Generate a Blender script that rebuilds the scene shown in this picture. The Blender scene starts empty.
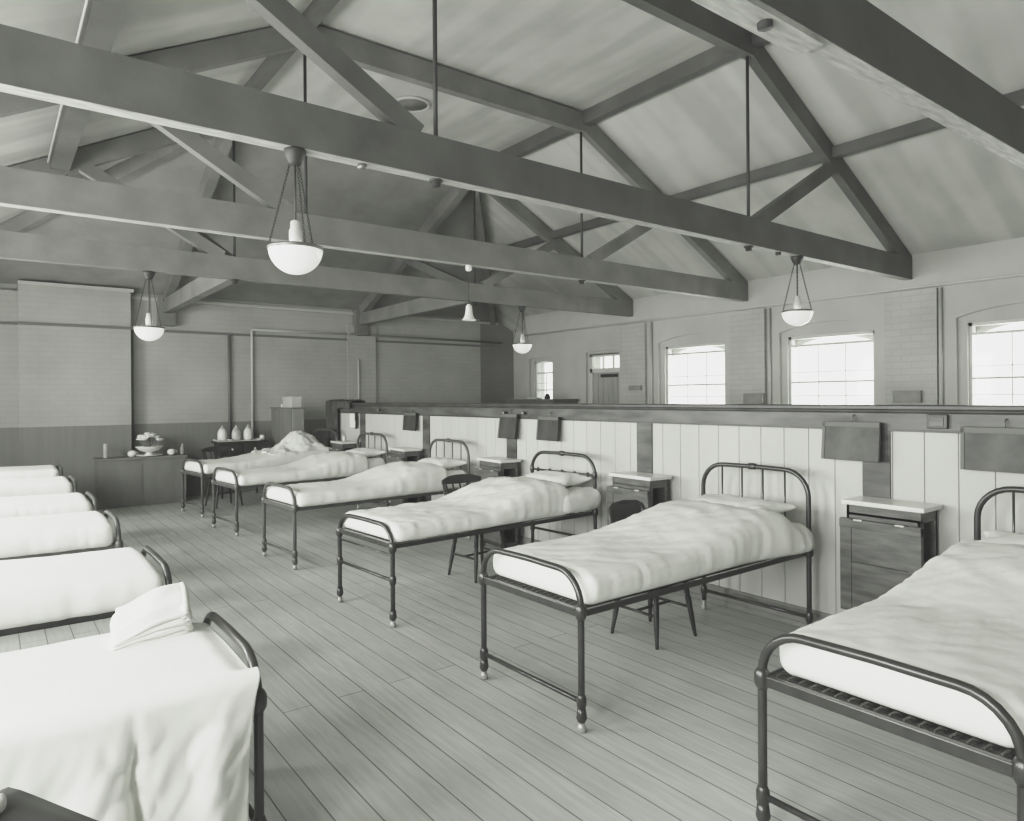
import bpy, bmesh, math, random
from mathutils import Vector, Matrix, noise
random.seed(7)
C = bpy.context.scene.collection
PI = math.pi
ZUP = Vector((0, 0, 1))

# ------------------------------------------------------------------ materials
TINT = (1.0, 1.010, 0.955)
MATS = {}
def mat(name, v, rough=0.6, var=0.0, scale=6.0, stretch=(1, 1, 1), bump=0.0, bscale=30.0, metal=0.0, emit=0.0, spec=0.3, v2=None):
    if name in MATS: return MATS[name]
    m = bpy.data.materials.new(name); m.use_nodes = True
    nt = m.node_tree; b = nt.nodes['Principled BSDF']
    col = lambda k: (TINT[0]*k, TINT[1]*k, TINT[2]*k, 1)
    b.inputs['Roughness'].default_value = rough
    b.inputs['Metallic'].default_value = metal
    b.inputs['Specular IOR Level'].default_value = spec
    b.inputs['Base Color'].default_value = col(v)
    tc = nt.nodes.new('ShaderNodeTexCoord')
    if var > 0:
        mp = nt.nodes.new('ShaderNodeMapping'); mp.inputs['Scale'].default_value = stretch
        nz = nt.nodes.new('ShaderNodeTexNoise'); nz.inputs['Scale'].default_value = scale
        nz.inputs['Detail'].default_value = 5
        rp = nt.nodes.new('ShaderNodeValToRGB')
        rp.color_ramp.elements[0].position = 0.3; rp.color_ramp.elements[1].position = 0.7
        rp.color_ramp.elements[0].color = col(v*(1-var)); rp.color_ramp.elements[1].color = col(v2 if v2 else v*(1+var))
        nt.links.new(tc.outputs['Object'], mp.inputs['Vector']); nt.links.new(mp.outputs[0], nz.inputs['Vector'])
        nt.links.new(nz.outputs['Fac'], rp.inputs['Fac']); nt.links.new(rp.outputs[0], b.inputs['Base Color'])
    if bump > 0:
        n2 = nt.nodes.new('ShaderNodeTexNoise'); n2.inputs['Scale'].default_value = bscale; n2.inputs['Detail'].default_value = 4
        bp = nt.nodes.new('ShaderNodeBump'); bp.inputs['Strength'].default_value = bump; bp.inputs['Distance'].default_value = 0.01
        nt.links.new(tc.outputs['Object'], n2.inputs['Vector']); nt.links.new(n2.outputs['Fac'], bp.inputs['Height'])
        nt.links.new(bp.outputs[0], b.inputs['Normal'])
    if emit > 0:
        b.inputs['Emission Color'].default_value = (0.98, 1.0, 0.93, 1); b.inputs['Emission Strength'].default_value = emit
    MATS[name] = m
    return m

def brick_mat(name, c1, c2, mortar, swiz, bw=0.23, rh=0.08, ms=0.008, bump=0.25):
    """painted brick; swiz picks which object axes run along the wall"""
    m = bpy.data.materials.new(name); m.use_nodes = True
    nt = m.node_tree; b = nt.nodes['Principled BSDF']; b.inputs['Roughness'].default_value = 0.55
    b.inputs['Specular IOR Level'].default_value = 0.3
    tc = nt.nodes.new('ShaderNodeTexCoord'); sp = nt.nodes.new('ShaderNodeSeparateXYZ'); cb = nt.nodes.new('ShaderNodeCombineXYZ')
    nt.links.new(tc.outputs['Object'], sp.inputs[0])
    nt.links.new(sp.outputs[swiz], cb.inputs[0]); nt.links.new(sp.outputs['Z'], cb.inputs[1])
    br = nt.nodes.new('ShaderNodeTexBrick'); br.inputs['Scale'].default_value = 1
    br.inputs['Brick Width'].default_value = bw; br.inputs['Row Height'].default_value = rh; br.inputs['Mortar Size'].default_value = ms
    br.inputs['Mortar Smooth'].default_value = 0.6
    br.inputs['Color1'].default_value = (c1*TINT[0], c1*TINT[1], c1*TINT[2], 1)
    br.inputs['Color2'].default_value = (c2*TINT[0], c2*TINT[1], c2*TINT[2], 1)
    br.inputs['Mortar'].default_value = (mortar*TINT[0], mortar*TINT[1], mortar*TINT[2], 1)
    nt.links.new(cb.outputs[0], br.inputs['Vector'])
    nz = nt.nodes.new('ShaderNodeTexNoise'); nz.inputs['Scale'].default_value = 1.6; nz.inputs['Detail'].default_value = 6
    nt.links.new(tc.outputs['Object'], nz.inputs['Vector'])
    mx = nt.nodes.new('ShaderNodeMixRGB'); mx.blend_type = 'MULTIPLY'; mx.inputs['Fac'].default_value = 1
    rp = nt.nodes.new('ShaderNodeValToRGB'); rp.color_ramp.elements[0].position = .3; rp.color_ramp.elements[1].position = .7
    rp.color_ramp.elements[0].color = (.88, .88, .88, 1); rp.color_ramp.elements[1].color = (1.05, 1.05, 1.05, 1)
    nt.links.new(nz.outputs['Fac'], rp.inputs['Fac'])
    nt.links.new(br.outputs['Color'], mx.inputs[1]); nt.links.new(rp.outputs[0], mx.inputs[2]); nt.links.new(mx.outputs[0], b.inputs['Base Color'])
    bp = nt.nodes.new('ShaderNodeBump'); bp.inputs['Strength'].default_value = bump; bp.inputs['Distance'].default_value = 0.006
    nt.links.new(br.outputs['Color'], bp.inputs['Height']); nt.links.new(bp.outputs[0], b.inputs['Normal'])
    return m

def floor_mat():
    m = bpy.data.materials.new('floor_boards'); m.use_nodes = True
    nt = m.node_tree; b = nt.nodes['Principled BSDF']
    tc = nt.nodes.new('ShaderNodeTexCoord'); sp = nt.nodes.new('ShaderNodeSeparateXYZ'); cb = nt.nodes.new('ShaderNodeCombineXYZ')
    nt.links.new(tc.outputs['Object'], sp.inputs[0]); nt.links.new(sp.outputs['Y'], cb.inputs[0]); nt.links.new(sp.outputs['X'], cb.inputs[1])
    br = nt.nodes.new('ShaderNodeTexBrick'); br.inputs['Scale'].default_value = 1
    br.inputs['Brick Width'].default_value = 5.6; br.inputs['Row Height'].default_value = 0.148; br.inputs['Mortar Size'].default_value = 0.0032
    br.inputs['Mortar Smooth'].default_value = 0.3; br.offset = 0.37
    k = lambda v: (TINT[0]*v, TINT[1]*v, TINT[2]*v, 1)
    br.inputs['Color1'].default_value = k(.50); br.inputs['Color2'].default_value = k(.44); br.inputs['Mortar'].default_value = k(.12)
    nt.links.new(cb.outputs[0], br.inputs['Vector'])
    mp = nt.nodes.new('ShaderNodeMapping'); mp.inputs['Scale'].default_value = (14, 0.9, 1)
    nz = nt.nodes.new('ShaderNodeTexNoise'); nz.inputs['Scale'].default_value = 3; nz.inputs['Detail'].default_value = 8; nz.inputs['Roughness'].default_value = .65
    nt.links.new(tc.outputs['Object'], mp.inputs[0]); nt.links.new(mp.outputs[0], nz.inputs['Vector'])
    rp = nt.nodes.new('ShaderNodeValToRGB'); rp.color_ramp.elements[0].position = .32; rp.color_ramp.elements[1].position = .7
    rp.color_ramp.elements[0].color = (.80, .80, .80, 1); rp.color_ramp.elements[1].color = (1.1, 1.15, 1.15, 1)
    nt.links.new(nz.outputs['Fac'], rp.inputs['Fac'])
    nz2 = nt.nodes.new('ShaderNodeTexNoise'); nz2.inputs['Scale'].default_value = .9; nz2.inputs['Detail'].default_value = 3
    nt.links.new(tc.outputs['Object'], nz2.inputs['Vector'])
    rp2 = nt.nodes.new('ShaderNodeValToRGB'); rp2.color_ramp.elements[0].position = .35; rp2.color_ramp.elements[1].position = .65
    rp2.color_ramp.elements[0].color = (.85, .85, .85, 1); rp2.color_ramp.elements[1].color = (1.08, 1.08, 1.08, 1)
    nt.links.new(nz2.outputs['Fac'], rp2.inputs['Fac'])
    m1 = nt.nodes.new('ShaderNodeMixRGB'); m1.blend_type = 'MULTIPLY'; m1.inputs['Fac'].default_value = .8
    m2 = nt.nodes.new('ShaderNodeMixRGB'); m2.blend_type = 'MULTIPLY'; m2.inputs['Fac'].default_value = 1
    nt.links.new(br.outputs['Color'], m1.inputs[1]); nt.links.new(rp.outputs[0], m1.inputs[2])
    nt.links.new(m1.outputs[0], m2.inputs[1]); nt.links.new(rp2.outputs[0], m2.inputs[2]); nt.links.new(m2.outputs[0], b.inputs['Base Color'])
    b.inputs['Roughness'].default_value = .48; b.inputs['Specular IOR Level'].default_value = .35
    bp = nt.nodes.new('ShaderNodeBump'); bp.inputs['Strength'].default_value = .35; bp.inputs['Distance'].default_value = .004
    nt.links.new(m1.outputs[0], bp.inputs['Height']); nt.links.new(bp.outputs[0], b.inputs['Normal'])
    return m

def ceiling_mat(name, axis, period):
    """limewashed board ceiling with soft broad bands of lighter and darker tone"""
    m = bpy.data.materials.new(name); m.use_nodes = True
    nt = m.node_tree; b = nt.nodes['Principled BSDF']; b.inputs['Roughness'].default_value = .85; b.inputs['Specular IOR Level'].default_value = .15
    tc = nt.nodes.new('ShaderNodeTexCoord')
    mp = nt.nodes.new('ShaderNodeMapping'); s = [.12, .12, .12]; s[axis] = 1; mp.inputs['Scale'].default_value = s
    nt.links.new(tc.outputs['Object'], mp.inputs[0])
    nz = nt.nodes.new('ShaderNodeTexNoise'); nz.inputs['Scale'].default_value = 1.0/period*1.2; nz.inputs['Detail'].default_value = 1.5
    nt.links.new(mp.outputs[0], nz.inputs['Vector'])
    rp = nt.nodes.new('ShaderNodeValToRGB'); rp.color_ramp.interpolation = 'EASE'
    rp.color_ramp.elements[0].position = .38; rp.color_ramp.elements[1].position = .62
    k = lambda v: (TINT[0]*v, TINT[1]*v, TINT[2]*v, 1)
    rp.color_ramp.elements[0].color = k(.44); rp.color_ramp.elements[1].color = k(.54)
    nt.links.new(nz.outputs['Fac'], rp.inputs['Fac'])
    nz2 = nt.nodes.new('ShaderNodeTexNoise'); nz2.inputs['Scale'].default_value = 2.2; nz2.inputs['Detail'].default_value = 6
    nt.links.new(tc.outputs['Object'], nz2.inputs['Vector'])
    rp2 = nt.nodes.new('ShaderNodeValToRGB'); rp2.color_ramp.elements[0].position = .3; rp2.color_ramp.elements[1].position = .6
    rp2.color_ramp.elements[0].color = (.87, .87, .87, 1); rp2.color_ramp.elements[1].color = (1, 1, 1, 1)
    nt.links.new(nz2.outputs['Fac'], rp2.inputs['Fac'])
    mx = nt.nodes.new('ShaderNodeMixRGB'); mx.blend_type = 'MULTIPLY'; mx.inputs['Fac'].default_value = 1
    nt.links.new(rp.outputs[0], mx.inputs[1]); nt.links.new(rp2.outputs[0], mx.inputs[2]); nt.links.new(mx.outputs[0], b.inputs['Base Color'])
    return m

def glass_mat(name='window_glass', tr=0.9):
    m = bpy.data.materials.new(name); m.use_nodes = True
    nt = m.node_tree; nt.nodes.clear()
    o = nt.nodes.new('ShaderNodeOutputMaterial'); mx = nt.nodes.new('ShaderNodeMixShader')
    t = nt.nodes.new('ShaderNodeBsdfTransparent'); g = nt.nodes.new('ShaderNodeBsdfGlossy'); g.inputs['Roughness'].default_value = .05
    t.inputs[0].default_value = (.97, .98, .95, 1); mx.inputs[0].default_value = 1-tr
    nt.links.new(t.outputs[0], mx.inputs[1]); nt.links.new(g.outputs[0], mx.inputs[2]); nt.links.new(mx.outputs[0], o.inputs[0])
    return m

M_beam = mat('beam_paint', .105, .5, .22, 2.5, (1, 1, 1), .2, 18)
M_beam_far = mat('beam_paint_hazed', .185, .55, .2, 2.5, (1, 1, 1), .2, 18)  # paler copy of the beam paint, distance haze put into the colour
M_purlin = mat('purlin_paint', .10, .55, .2, 2.5)
M_soff = mat('lit_soffit_limewash', .42, .6, .35, 7, (1, 6, 1), v2=.5)  # blotchy limewash, made paler to paint light reflected onto the soffits
M_rod = mat('iron_rod', .04, .5)
M_ironf = mat('hazed_enamelled_iron', .075, .35, .2, 12, spec=.5)  # lighter iron for the farther beds, haze painted into its colour
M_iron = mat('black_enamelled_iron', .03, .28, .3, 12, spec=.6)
M_mesh = mat('bed_spring_wire', .06, .5, .3, 60, bump=.8, bscale=90, metal=.3)
M_caster = mat('caster_brass', .42, .35, .2, 20, metal=.4)
M_sheet = mat('white_bed_linen', .80, .9, .03, 3, bump=.45, bscale=11, spec=.1)
M_sheetb = mat('white_linen_drape', .78, .9, .03, 3, bump=.4, bscale=9, spec=.1)
M_matt = mat('ticking_mattress', .62, .9, .1, 8)
M_wood = mat('stained_locker_wood', .09, .45, .35, 5, (1, 1, 6), .2, 30)
M_woodd = mat('dark_chair_wood', .035, .35, .3, 8)
M_slab = mat('pale_slab_top', .62, .25, .15, 5, spec=.6)
M_rail = mat('partition_rail_varnish', .06, .38, .5, 3.5, (1, .6, 2.5), spec=.4, v2=.125)
M_cap = mat('partition_cap_varnish', .05, .35, .3, 6, spec=.4)
M_plain = mat('smooth_wall_paint', .46, .6, .08, 1.6, bump=.1)
M_trim = mat('pale_trim_paint', .45, .5, .08, 3)
M_frame = mat('window_frame_paint', .55, .5, .1, 4)
M_board = mat('board_panel', .085, .6, .25, 9, (1, 1, 1))
M_boardd = mat('board_panel_dark', .04, .55, .3, 9)
M_white = mat('white_china', .8, .3, spec=.5)
M_bowl = mat('opal_glass_bowl', .85, .25, emit=.5, spec=.5)  # weak emission added in place of daylight on the glass
M_glass = glass_mat()
M_jar = mat('jar_glass_contents', .55, .15, .25, 8, spec=.7)
M_dark = mat('dark_cloth', .06, .9, .4, 7, bump=.5, bscale=20)
M_cup = mat('cupboard_paint', .17, .5, .15, 5, (1, 1, .3))
M_cup2 = mat('cupboard_side_paint', .25, .5, .15, 5)
M_dado = mat('dado_paint', .20, .45, .06, 2.2, (6, 1, .4))
M_pipe = mat('pale_pipe_paint', .55, .4)
M_pipeg = mat('grey_pipe_paint', .16, .45)
M_door = mat('door_paint', .33, .5, .1, 4, (6, 6, .5))
M_leaf = mat('flower_leaf', .3, .6, .3, 20)
M_brass = mat('dull_metal', .2, .35, .2, 10, metal=.6)
BR_R = brick_mat('painted_brick_right', .46, .43, .39, 'Y')
BR_B = brick_mat('painted_brick_back', .39, .375, .355, 'X', bump=.1)
BR_BD = brick_mat('painted_brick_back_shade', .21, .20, .19, 'X')  # shade of the far right corner put into the brick colour

# ------------------------------------------------------------------ mesh helpers
class MB:
    def __init__(s): s.v = []; s.f = []; s.m = []; s.sm = []
    def add(s, vs, fs, mi=0, smooth=False):
        o = len(s.v); s.v += [Vector(p) for p in vs]
        for f in fs: s.f.append([i+o for i in f]); s.m.append(mi); s.sm.append(smooth)
        return s
    def box(s, a, b, mi=0):
        x0, y0, z0 = [min(a[i], b[i]) for i in range(3)]; x1, y1, z1 = [max(a[i], b[i]) for i in range(3)]
        vs = [(x0,y0,z0),(x1,y0,z0),(x1,y1,z0),(x0,y1,z0),(x0,y0,z1),(x1,y0,z1),(x1,y1,z1),(x0,y1,z1)]
        return s.add(vs, [(0,3,2,1),(4,5,6,7),(0,1,5,4),(1,2,6,5),(2,3,7,6),(3,0,4,7)], mi)
    def bbox(s, a, b, bev=.004, mi=0):
        """box with chamfered vertical and horizontal edges"""
        lo = Vector([min(a[i], b[i]) for i in range(3)]); hi = Vector([max(a[i], b[i]) for i in range(3)])
        bm = bmesh.new(); bmesh.ops.create_cube(bm, size=1)
        for v in bm.verts: v.co = Vector([(lo[i]+hi[i])/2 + v.co[i]*(hi[i]-lo[i]) for i in range(3)])
        bmesh.ops.bevel(bm, geom=bm.edges[:], offset=bev, segments=2, profile=.6, affect='EDGES')
        bm.verts.index_update()
        s.add([v.co.copy() for v in bm.verts], [[v.index for v in f.verts] for f in bm.faces], mi); bm.free(); return s
    def beam(s, p, q, w, h, up=ZUP, mi=0):
        """rectangular bar from p to q, w across, h along up"""
        p, q = Vector(p), Vector(q); d = (q-p).normalized(); side = d.cross(up).normalized(); u = side.cross(d).normalized()
        vs = [c + side*(w/2*i) + u*(h/2*j) for c in (p, q) for i, j in ((-1,-1),(1,-1),(1,1),(-1,1))]
        return s.add(vs, [(0,3,2,1),(4,5,6,7),(0,1,5,4),(1,2,6,5),(2,3,7,6),(3,0,4,7)], mi)
    def prism_y(s, pts, y0, y1, mi=0):
        n = len(pts); vs = [(x, y0, z) for x, z in pts] + [(x, y1, z) for x, z in pts]
        return s.add(vs, [list(range(n)), list(range(2*n-1, n-1, -1))] + [(i, i+n, (i+1)%n+n, (i+1)%n) for i in range(n)], mi)
    def prism_x(s, pts, x0, x1, mi=0):
        n = len(pts); vs = [(x0, y, z) for y, z in pts] + [(x1, y, z) for y, z in pts]
        return s.add(vs, [list(range(n)), list(range(2*n-1, n-1, -1))] + [(i, i+n, (i+1)%n+n, (i+1)%n) for i in range(n)], mi)
    def tube(s, path, r, n=10, mi=0, closed=False):
        path = [Vector(p) for p in path]; m = len(path)
        rs = r if isinstance(r, (list, tuple)) else [r]*m
        t0 = (path[1]-path[0]).normalized(); a = t0.orthogonal().normalized(); rings = []
        for i, p in enumerate(path):
            if closed: t = (path[(i+1) % m]-path[i-1]).normalized()
            else: t = (path[min(i+1, m-1)]-path[max(i-1, 0)]).normalized()
            a = (a - t*a.dot(t)).normalized(); b = t.cross(a)
            rings.append([p + (a*math.cos(2*PI*k/n) + b*math.sin(2*PI*k/n))*rs[i] for k in range(n)])
        vs = [v for g in rings for v in g]; fs = []
        for i in range(m if closed else m-1):
            j = (i+1) % m
            fs += [(i*n+k, i*n+(k+1)%n, j*n+(k+1)%n, j*n+k) for k in range(n)]
        if not closed: fs += [list(range(n-1, -1, -1)), list(range((m-1)*n, m*n))]
        return s.add(vs, fs, mi, True)
    def lathe(s, prof, c=(0, 0, 0), n=24, mi=0, axis='Z', cap=True):
        """prof: list of (radius, height)"""
        c = Vector(c); vs = []
        for r, h in prof:
            for k in range(n):
                a = 2*PI*k/n; p = Vector((r*math.cos(a), r*math.sin(a), h))
                if axis == 'X': p = Vector((p.z, p.x, p.y))
                if axis == 'Y': p = Vector((p.x, p.z, p.y))
                vs.append(c+p)
        fs = [(i*n+k, i*n+(k+1)%n, (i+1)*n+(k+1)%n, (i+1)*n+k) for i in range(len(prof)-1) for k in range(n)]
        if cap: fs += [list(range(n-1, -1, -1)), list(range((len(prof)-1)*n, len(prof)*n))]
        return s.add(vs, fs, mi, True)
    def grid(s, fn, nu, nv, mi=0, smooth=True):
        vs = [fn(i/nu, j/nv) for i in range(nu+1) for j in range(nv+1)]
        fs = [(i*(nv+1)+j, (i+1)*(nv+1)+j, (i+1)*(nv+1)+j+1, i*(nv+1)+j+1) for i in range(nu) for j in range(nv)]
        return s.add(vs, fs, mi, smooth)
    def soft(s, lo, hi, r, cell=.03, warp=None, mi=0):
        """rounded-edge block meshed evenly, then warped point by point"""
        lo, hi = Vector(lo), Vector(hi); n = [max(2, int(round((hi[i]-lo[i])/cell))) for i in range(3)]
        idx = {}; vs = []; fs = []
        def vid(i, j, k):
            key = (i, j, k)
            if key not in idx:
                q = [0, 0, 0]
                for a, (g, m) in enumerate(zip(key, n)):
                    q[a] = lo[a] + (hi[a]-lo[a])*g/m
                p = Vector(q); rr = min(r, min((hi[a]-lo[a])/2 for a in range(3))*.98)
                inn = Vector([min(max(p[a], lo[a]+rr), hi[a]-rr) for a in range(3)]); d = p-inn
                if d.length > 1e-9: p = inn + d.normalized()*rr
                if warp: p = Vector(warp(p))
                idx[key] = len(vs); vs.append(p)
            return idx[key]
        for ax in range(3):
            b, c = (ax+1) % 3, (ax+2) % 3
            for side in (0, n[ax]):
                for i in range(n[b]):
                    for j in range(n[c]):
                        q = []
                        for di, dj in ((0,0),(1,0),(1,1),(0,1)):
                            k = [0, 0, 0]; k[ax] = side; k[b] = i+di; k[c] = j+dj; q.append(vid(*k))
                        fs.append(q if side else q[::-1])
        return s.add(vs, fs, mi, True)
    def xf(s, M):
        s.v = [M @ p for p in s.v]; return s
    def build(s, name, mats, parent=None, loc=None, rot=None):
        me = bpy.data.meshes.new(name); me.from_pydata([tuple(p) for p in s.v], [], s.f)
        for m in (mats if isinstance(mats, (list, tuple)) else [mats]): me.materials.append(m)
        for p, mi, sm in zip(me.polygons, s.m, s.sm): p.material_index = mi; p.use_smooth = sm
        bm = bmesh.new(); bm.from_mesh(me); bmesh.ops.recalc_face_normals(bm, faces=bm.faces[:]); bm.to_mesh(me); bm.free()
        o = bpy.data.objects.new(name, me); C.objects.link(o)
        if parent: o.parent = parent
        if loc: o.location = loc
        if rot is not None: o.rotation_euler.z = rot
        return o

def tag(o, label, cat, group=None, kind=None):
    o['label'] = label; o['category'] = cat
    if group: o['group'] = group
    if kind: o['kind'] = kind
    return o
def thing(name, loc, label, cat, group=None, rz=0):
    o = bpy.data.objects.new(name, None); C.objects.link(o); o.location = loc; o.rotation_euler.z = rz
    o.empty_display_size = .1
    return tag(o, label, cat, group)
def struct(name, mb, m, label=None):
    o = mb.build(name, m); o['kind'] = 'structure'
    if label: o['label'] = label
    return o
def arc(c, r, a0, a1, n, fn):
    return [fn(c[0]+r*math.cos(a0+(a1-a0)*i/n), c[1]+r*math.sin(a0+(a1-a0)*i/n)) for i in range(n+1)]
def smooth(a, b, x):
    t = min(1, max(0, (x-a)/(b-a))); return t*t*(3-2*t)
def nz(x, y, z=0): return noise.noise(Vector((x, y, z)))

# ------------------------------------------------------------------ dimensions
XL, XR = -1.0, 8.96            # truss feet
XQ1, XQ2 = 2.29, 5.67          # queen rods
YT = [1.42, 3.78, 6.06, 8.35]  # truss near faces
YB = 12.4                      # far wall
ZC = 5.02; ZE = 3.30           # flat ceiling, eaves
YN = -2.6                      # near end, closed by the added rear wall
XW = 9.0

# ------------------------------------------------------------------ shell
struct('floor', MB().box((-1.8, YN, -.06), (9.6, 12.95, 0)), floor_mat())
cl = MB()
t = .05
H3 = YT[3]+.1
def slab(pts, mi):
    n = len(pts); vs = [Vector(p) for p in pts] + [Vector(p)+Vector((0, 0, t)) for p in pts]
    cl.add(vs, [list(range(n)), list(range(2*n-1, n-1, -1))] + [(i, i+n, (i+1)%n+n, (i+1)%n) for i in range(n)], mi)
slab([(XQ1, YN, ZC), (XQ2, YN, ZC), (XQ2, H3, ZC), (XQ1, H3, ZC)], 0)
def zsl(x): return ZE + (XR-x)*(ZC-ZE)/(XR-XQ2)
xo = 9.4; slab([(XQ2, YN, ZC), (xo, YN, zsl(xo)), (xo, YB+(xo-XR)*1.2, zsl(xo)), (XR, YB, ZE), (XQ2, H3, ZC)], 1)
slab([(XQ1, YN, ZC), (XQ1, H3, ZC), (XL, YB, ZE), (XL-.5, YB+.6, zsl(xo+.06)), (XL-.5, YN, zsl(xo+.06))], 1)
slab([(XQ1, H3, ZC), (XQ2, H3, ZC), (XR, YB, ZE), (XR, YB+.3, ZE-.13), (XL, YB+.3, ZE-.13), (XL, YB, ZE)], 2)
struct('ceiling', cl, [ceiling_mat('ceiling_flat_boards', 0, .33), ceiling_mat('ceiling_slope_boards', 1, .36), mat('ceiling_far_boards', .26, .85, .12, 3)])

# right wall with arched window openings ------------------------------------------------
WIN = [(-.21, 1.0), (2.02, 3.23), (4.29, 5.50), (6.55, 7.74)]   # clear openings (y0, y1)
WIN[0] = (-.2, 1.0)
SILL, SPR, CRN = 1.05, 2.43, 2.435
FAN = (8.66, 9.56)      # door and fanlight
FARW = (10.66, 11.24)
def arch_cut(mb, y0, y1, spring, crown, ztop, x0, x1, n=10, mi=0):
    """wall piece above an arched opening"""
    pts = [(y0, ztop), (y0, spring)]
    for i in range(1, n):
        a = i/n; pts.append((y0+(y1-y0)*a, spring + (crown-spring)*math.sin(PI*a)**.8))
    pts += [(y1, spring), (y1, ztop)]
    # split into quads so the concave outline stays clean
    low = pts[1:-1]
    for (a, za), (b, zb) in zip(low[:-1], low[1:]):
        mb.add([(x0,a,za),(x0,b,zb),(x0,b,ztop),(x0,a,ztop),(x1,a,za),(x1,b,zb),(x1,b,ztop),(x1,a,ztop)],
               [(0,1,2,3),(7,6,5,4),(0,4,5,1),(3,2,6,7)], mi)
wr = MB()
ZT = 3.42
XM = XW+.24
holes = [(a, b, SILL, SPR, CRN) for a, b in WIN] + [(FAN[0], FAN[1], 0, 2.38, 2.40), (FARW[0], FARW[1], SILL, 2.34, 2.38)]
cur = YN
for a, b, z0, z1, z2 in holes:
    wr.box((XW+.06, cur, 0), (XM, a, ZT))
    if z0 > 0: wr.box((XW+.06, a, 0), (XM, b, z0))
    wr.box((XW+.06, a, z1), (XM, b, ZT))
    cur = b
wr.box((XW+.06, cur, 0), (XM, 11.5, ZT)); wr.box((9.4, 11.5, 0), (9.5, YB, ZT), 0)
# outer brick skin with segmental arches, seen through the top corners of the panes
cur = YN
for a, b, z0, z1, z2 in holes:
    wr.box((XM, cur, 0), (XM+.12, a-.02, ZT), 1)
    if z0 > 0: wr.box((XM, a-.02, 0), (XM+.12, b+.02, z0), 1)
    arch_cut(wr, a-.02, b+.02, z1-(.17 if z1 > 2.4 else .02), z1-(.02 if z1 > 2.4 else .015), ZT, XM, XM+.12, mi=1)
    cur = b+.02
wr.box((XM, cur, 0), (XM+.12, 11.5, ZT), 1)
# inner skin with slightly larger arched recesses around each window
cur = YN
for a, b, z0, z1, z2 in holes:
    g = .10 if (a, b) != FAN else .05
    wr.box((XW, cur, 0), (XW+.06, a-g, ZT))
    if z0 > 0: wr.box((XW, a-g, 0), (XW+.06, b+g, z0-.02))
    arch_cut(wr, a-g, b+g, z1+.06, z1+(.17 if z1 > 2.4 else .07), ZT, XW, XW+.06)
    cur = b+g
wr.box((XW, cur, 0), (XW+.06, 11.5, ZT))
# pilasters under the trusses
for y in YT:
    wr.box((XW-.06, y-.27, 0), (XW, y+.33, 2.86), 1)
struct('wall_right', wr, [M_plain, BR_R])
# eaves plate band above the pipe line
struct('trim_1', MB().box((XW-.04, YN, 2.88), (XW+.0, 11.4, ZT)), M_plain)
struct('trim_2', MB().tube([(XW-.07, YN, 2.895), (XW-.07, 11.4, 2.895)], .013, 8), M_pipe)
for i, y in enumerate((3.48, 5.73, 7.96, 1.2)):
    o = MB().tube([(XW-.035, y, 1.0), (XW-.035, y, 2.86)], .02, 8).build('wall_conduit', M_trim)
    tag(o, ['upright pale conduit on right wall just left of nearest window', 'upright pale conduit on right wall between the two middle windows',
            'upright pale conduit on right wall beside the farthest large window', 'upright conduit on the right wall near the viewer'][i], 'pipe', 'upright conduits on the right wall')

def window(n, y0, y1, spring, crown, cols, zr, xg=XW+.15):
    """sash window: frame fills the opening, panes are one glass sheet per sash"""
    root = bpy.data.objects.new('window_%d' % n, None); C.objects.link(root); root['kind'] = 'structure'
    fr = MB()
    w = .035
    fr.box((xg-.05, y0, SILL), (xg+.05, y0+w, spring)); fr.box((xg-.05, y1-w, SILL), (xg+.05, y1, spring))
    fr.box((xg-.05, y0, SILL-.01), (xg+.05, y1, SILL+.05))
    # arched head strip
    k = 10
    pts = [(y0+(y1-y0)*i/k, spring+(crown-spring)*math.sin(PI*i/k)**.8) for i in range(k+1)]
    for (a, za), (b, zb) in zip(pts[:-1], pts[1:]):
        fr.add([(xg-.05,a,za-.04),(xg-.05,b,zb-.04),(xg-.05,b,zb+.005),(xg-.05,a,za+.005),(xg+.05,a,za-.04),(xg+.05,b,zb-.04),(xg+.05,b,zb+.005),(xg+.05,a,za+.005)],
               [(0,1,2,3),(7,6,5,4),(0,4,5,1),(3,2,6,7)])
    o = fr.build('window_frame', M_frame, root); o['kind'] = 'structure'
    sash = MB()
    top, meet = zr
    sash.box((xg-.03, y0+w, top-.015), (xg+.01, y1-w, top+.015)); sash.box((xg-.03, y0+w, meet-.012), (xg+.02, y1-w, meet+.012))
    for c in range(1, cols):
        y = y0+w + (y1-y0-2*w)*c/cols
        sash.box((xg-.012, y-.006, SILL), (xg+.005, y+.006, top))
    for z in (meet+.14, meet-.19, meet-.42): 
        sash.box((xg-.012, y0+w, z-.005), (xg+.005, y1-w, z+.005))
    o = sash.build('sash_bars', M_frame, root); o['kind'] = 'structure'
    g = MB().add([(xg, y0, SILL), (xg, y1, SILL), (xg, y1, spring)] + [(xg, y, z) for y, z in pts[::-1]], [list(range(3+len(pts)))])
    o = g.build('pane', M_glass, root); o['kind'] = 'structure'
for i, (a, b) in enumerate(WIN): window(i+1, a, b, SPR, CRN, 3, (2.30, 1.785))
window(5, FARW[0], FARW[1], 2.33, 2.37, 2, (2.10, 1.75))
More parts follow.
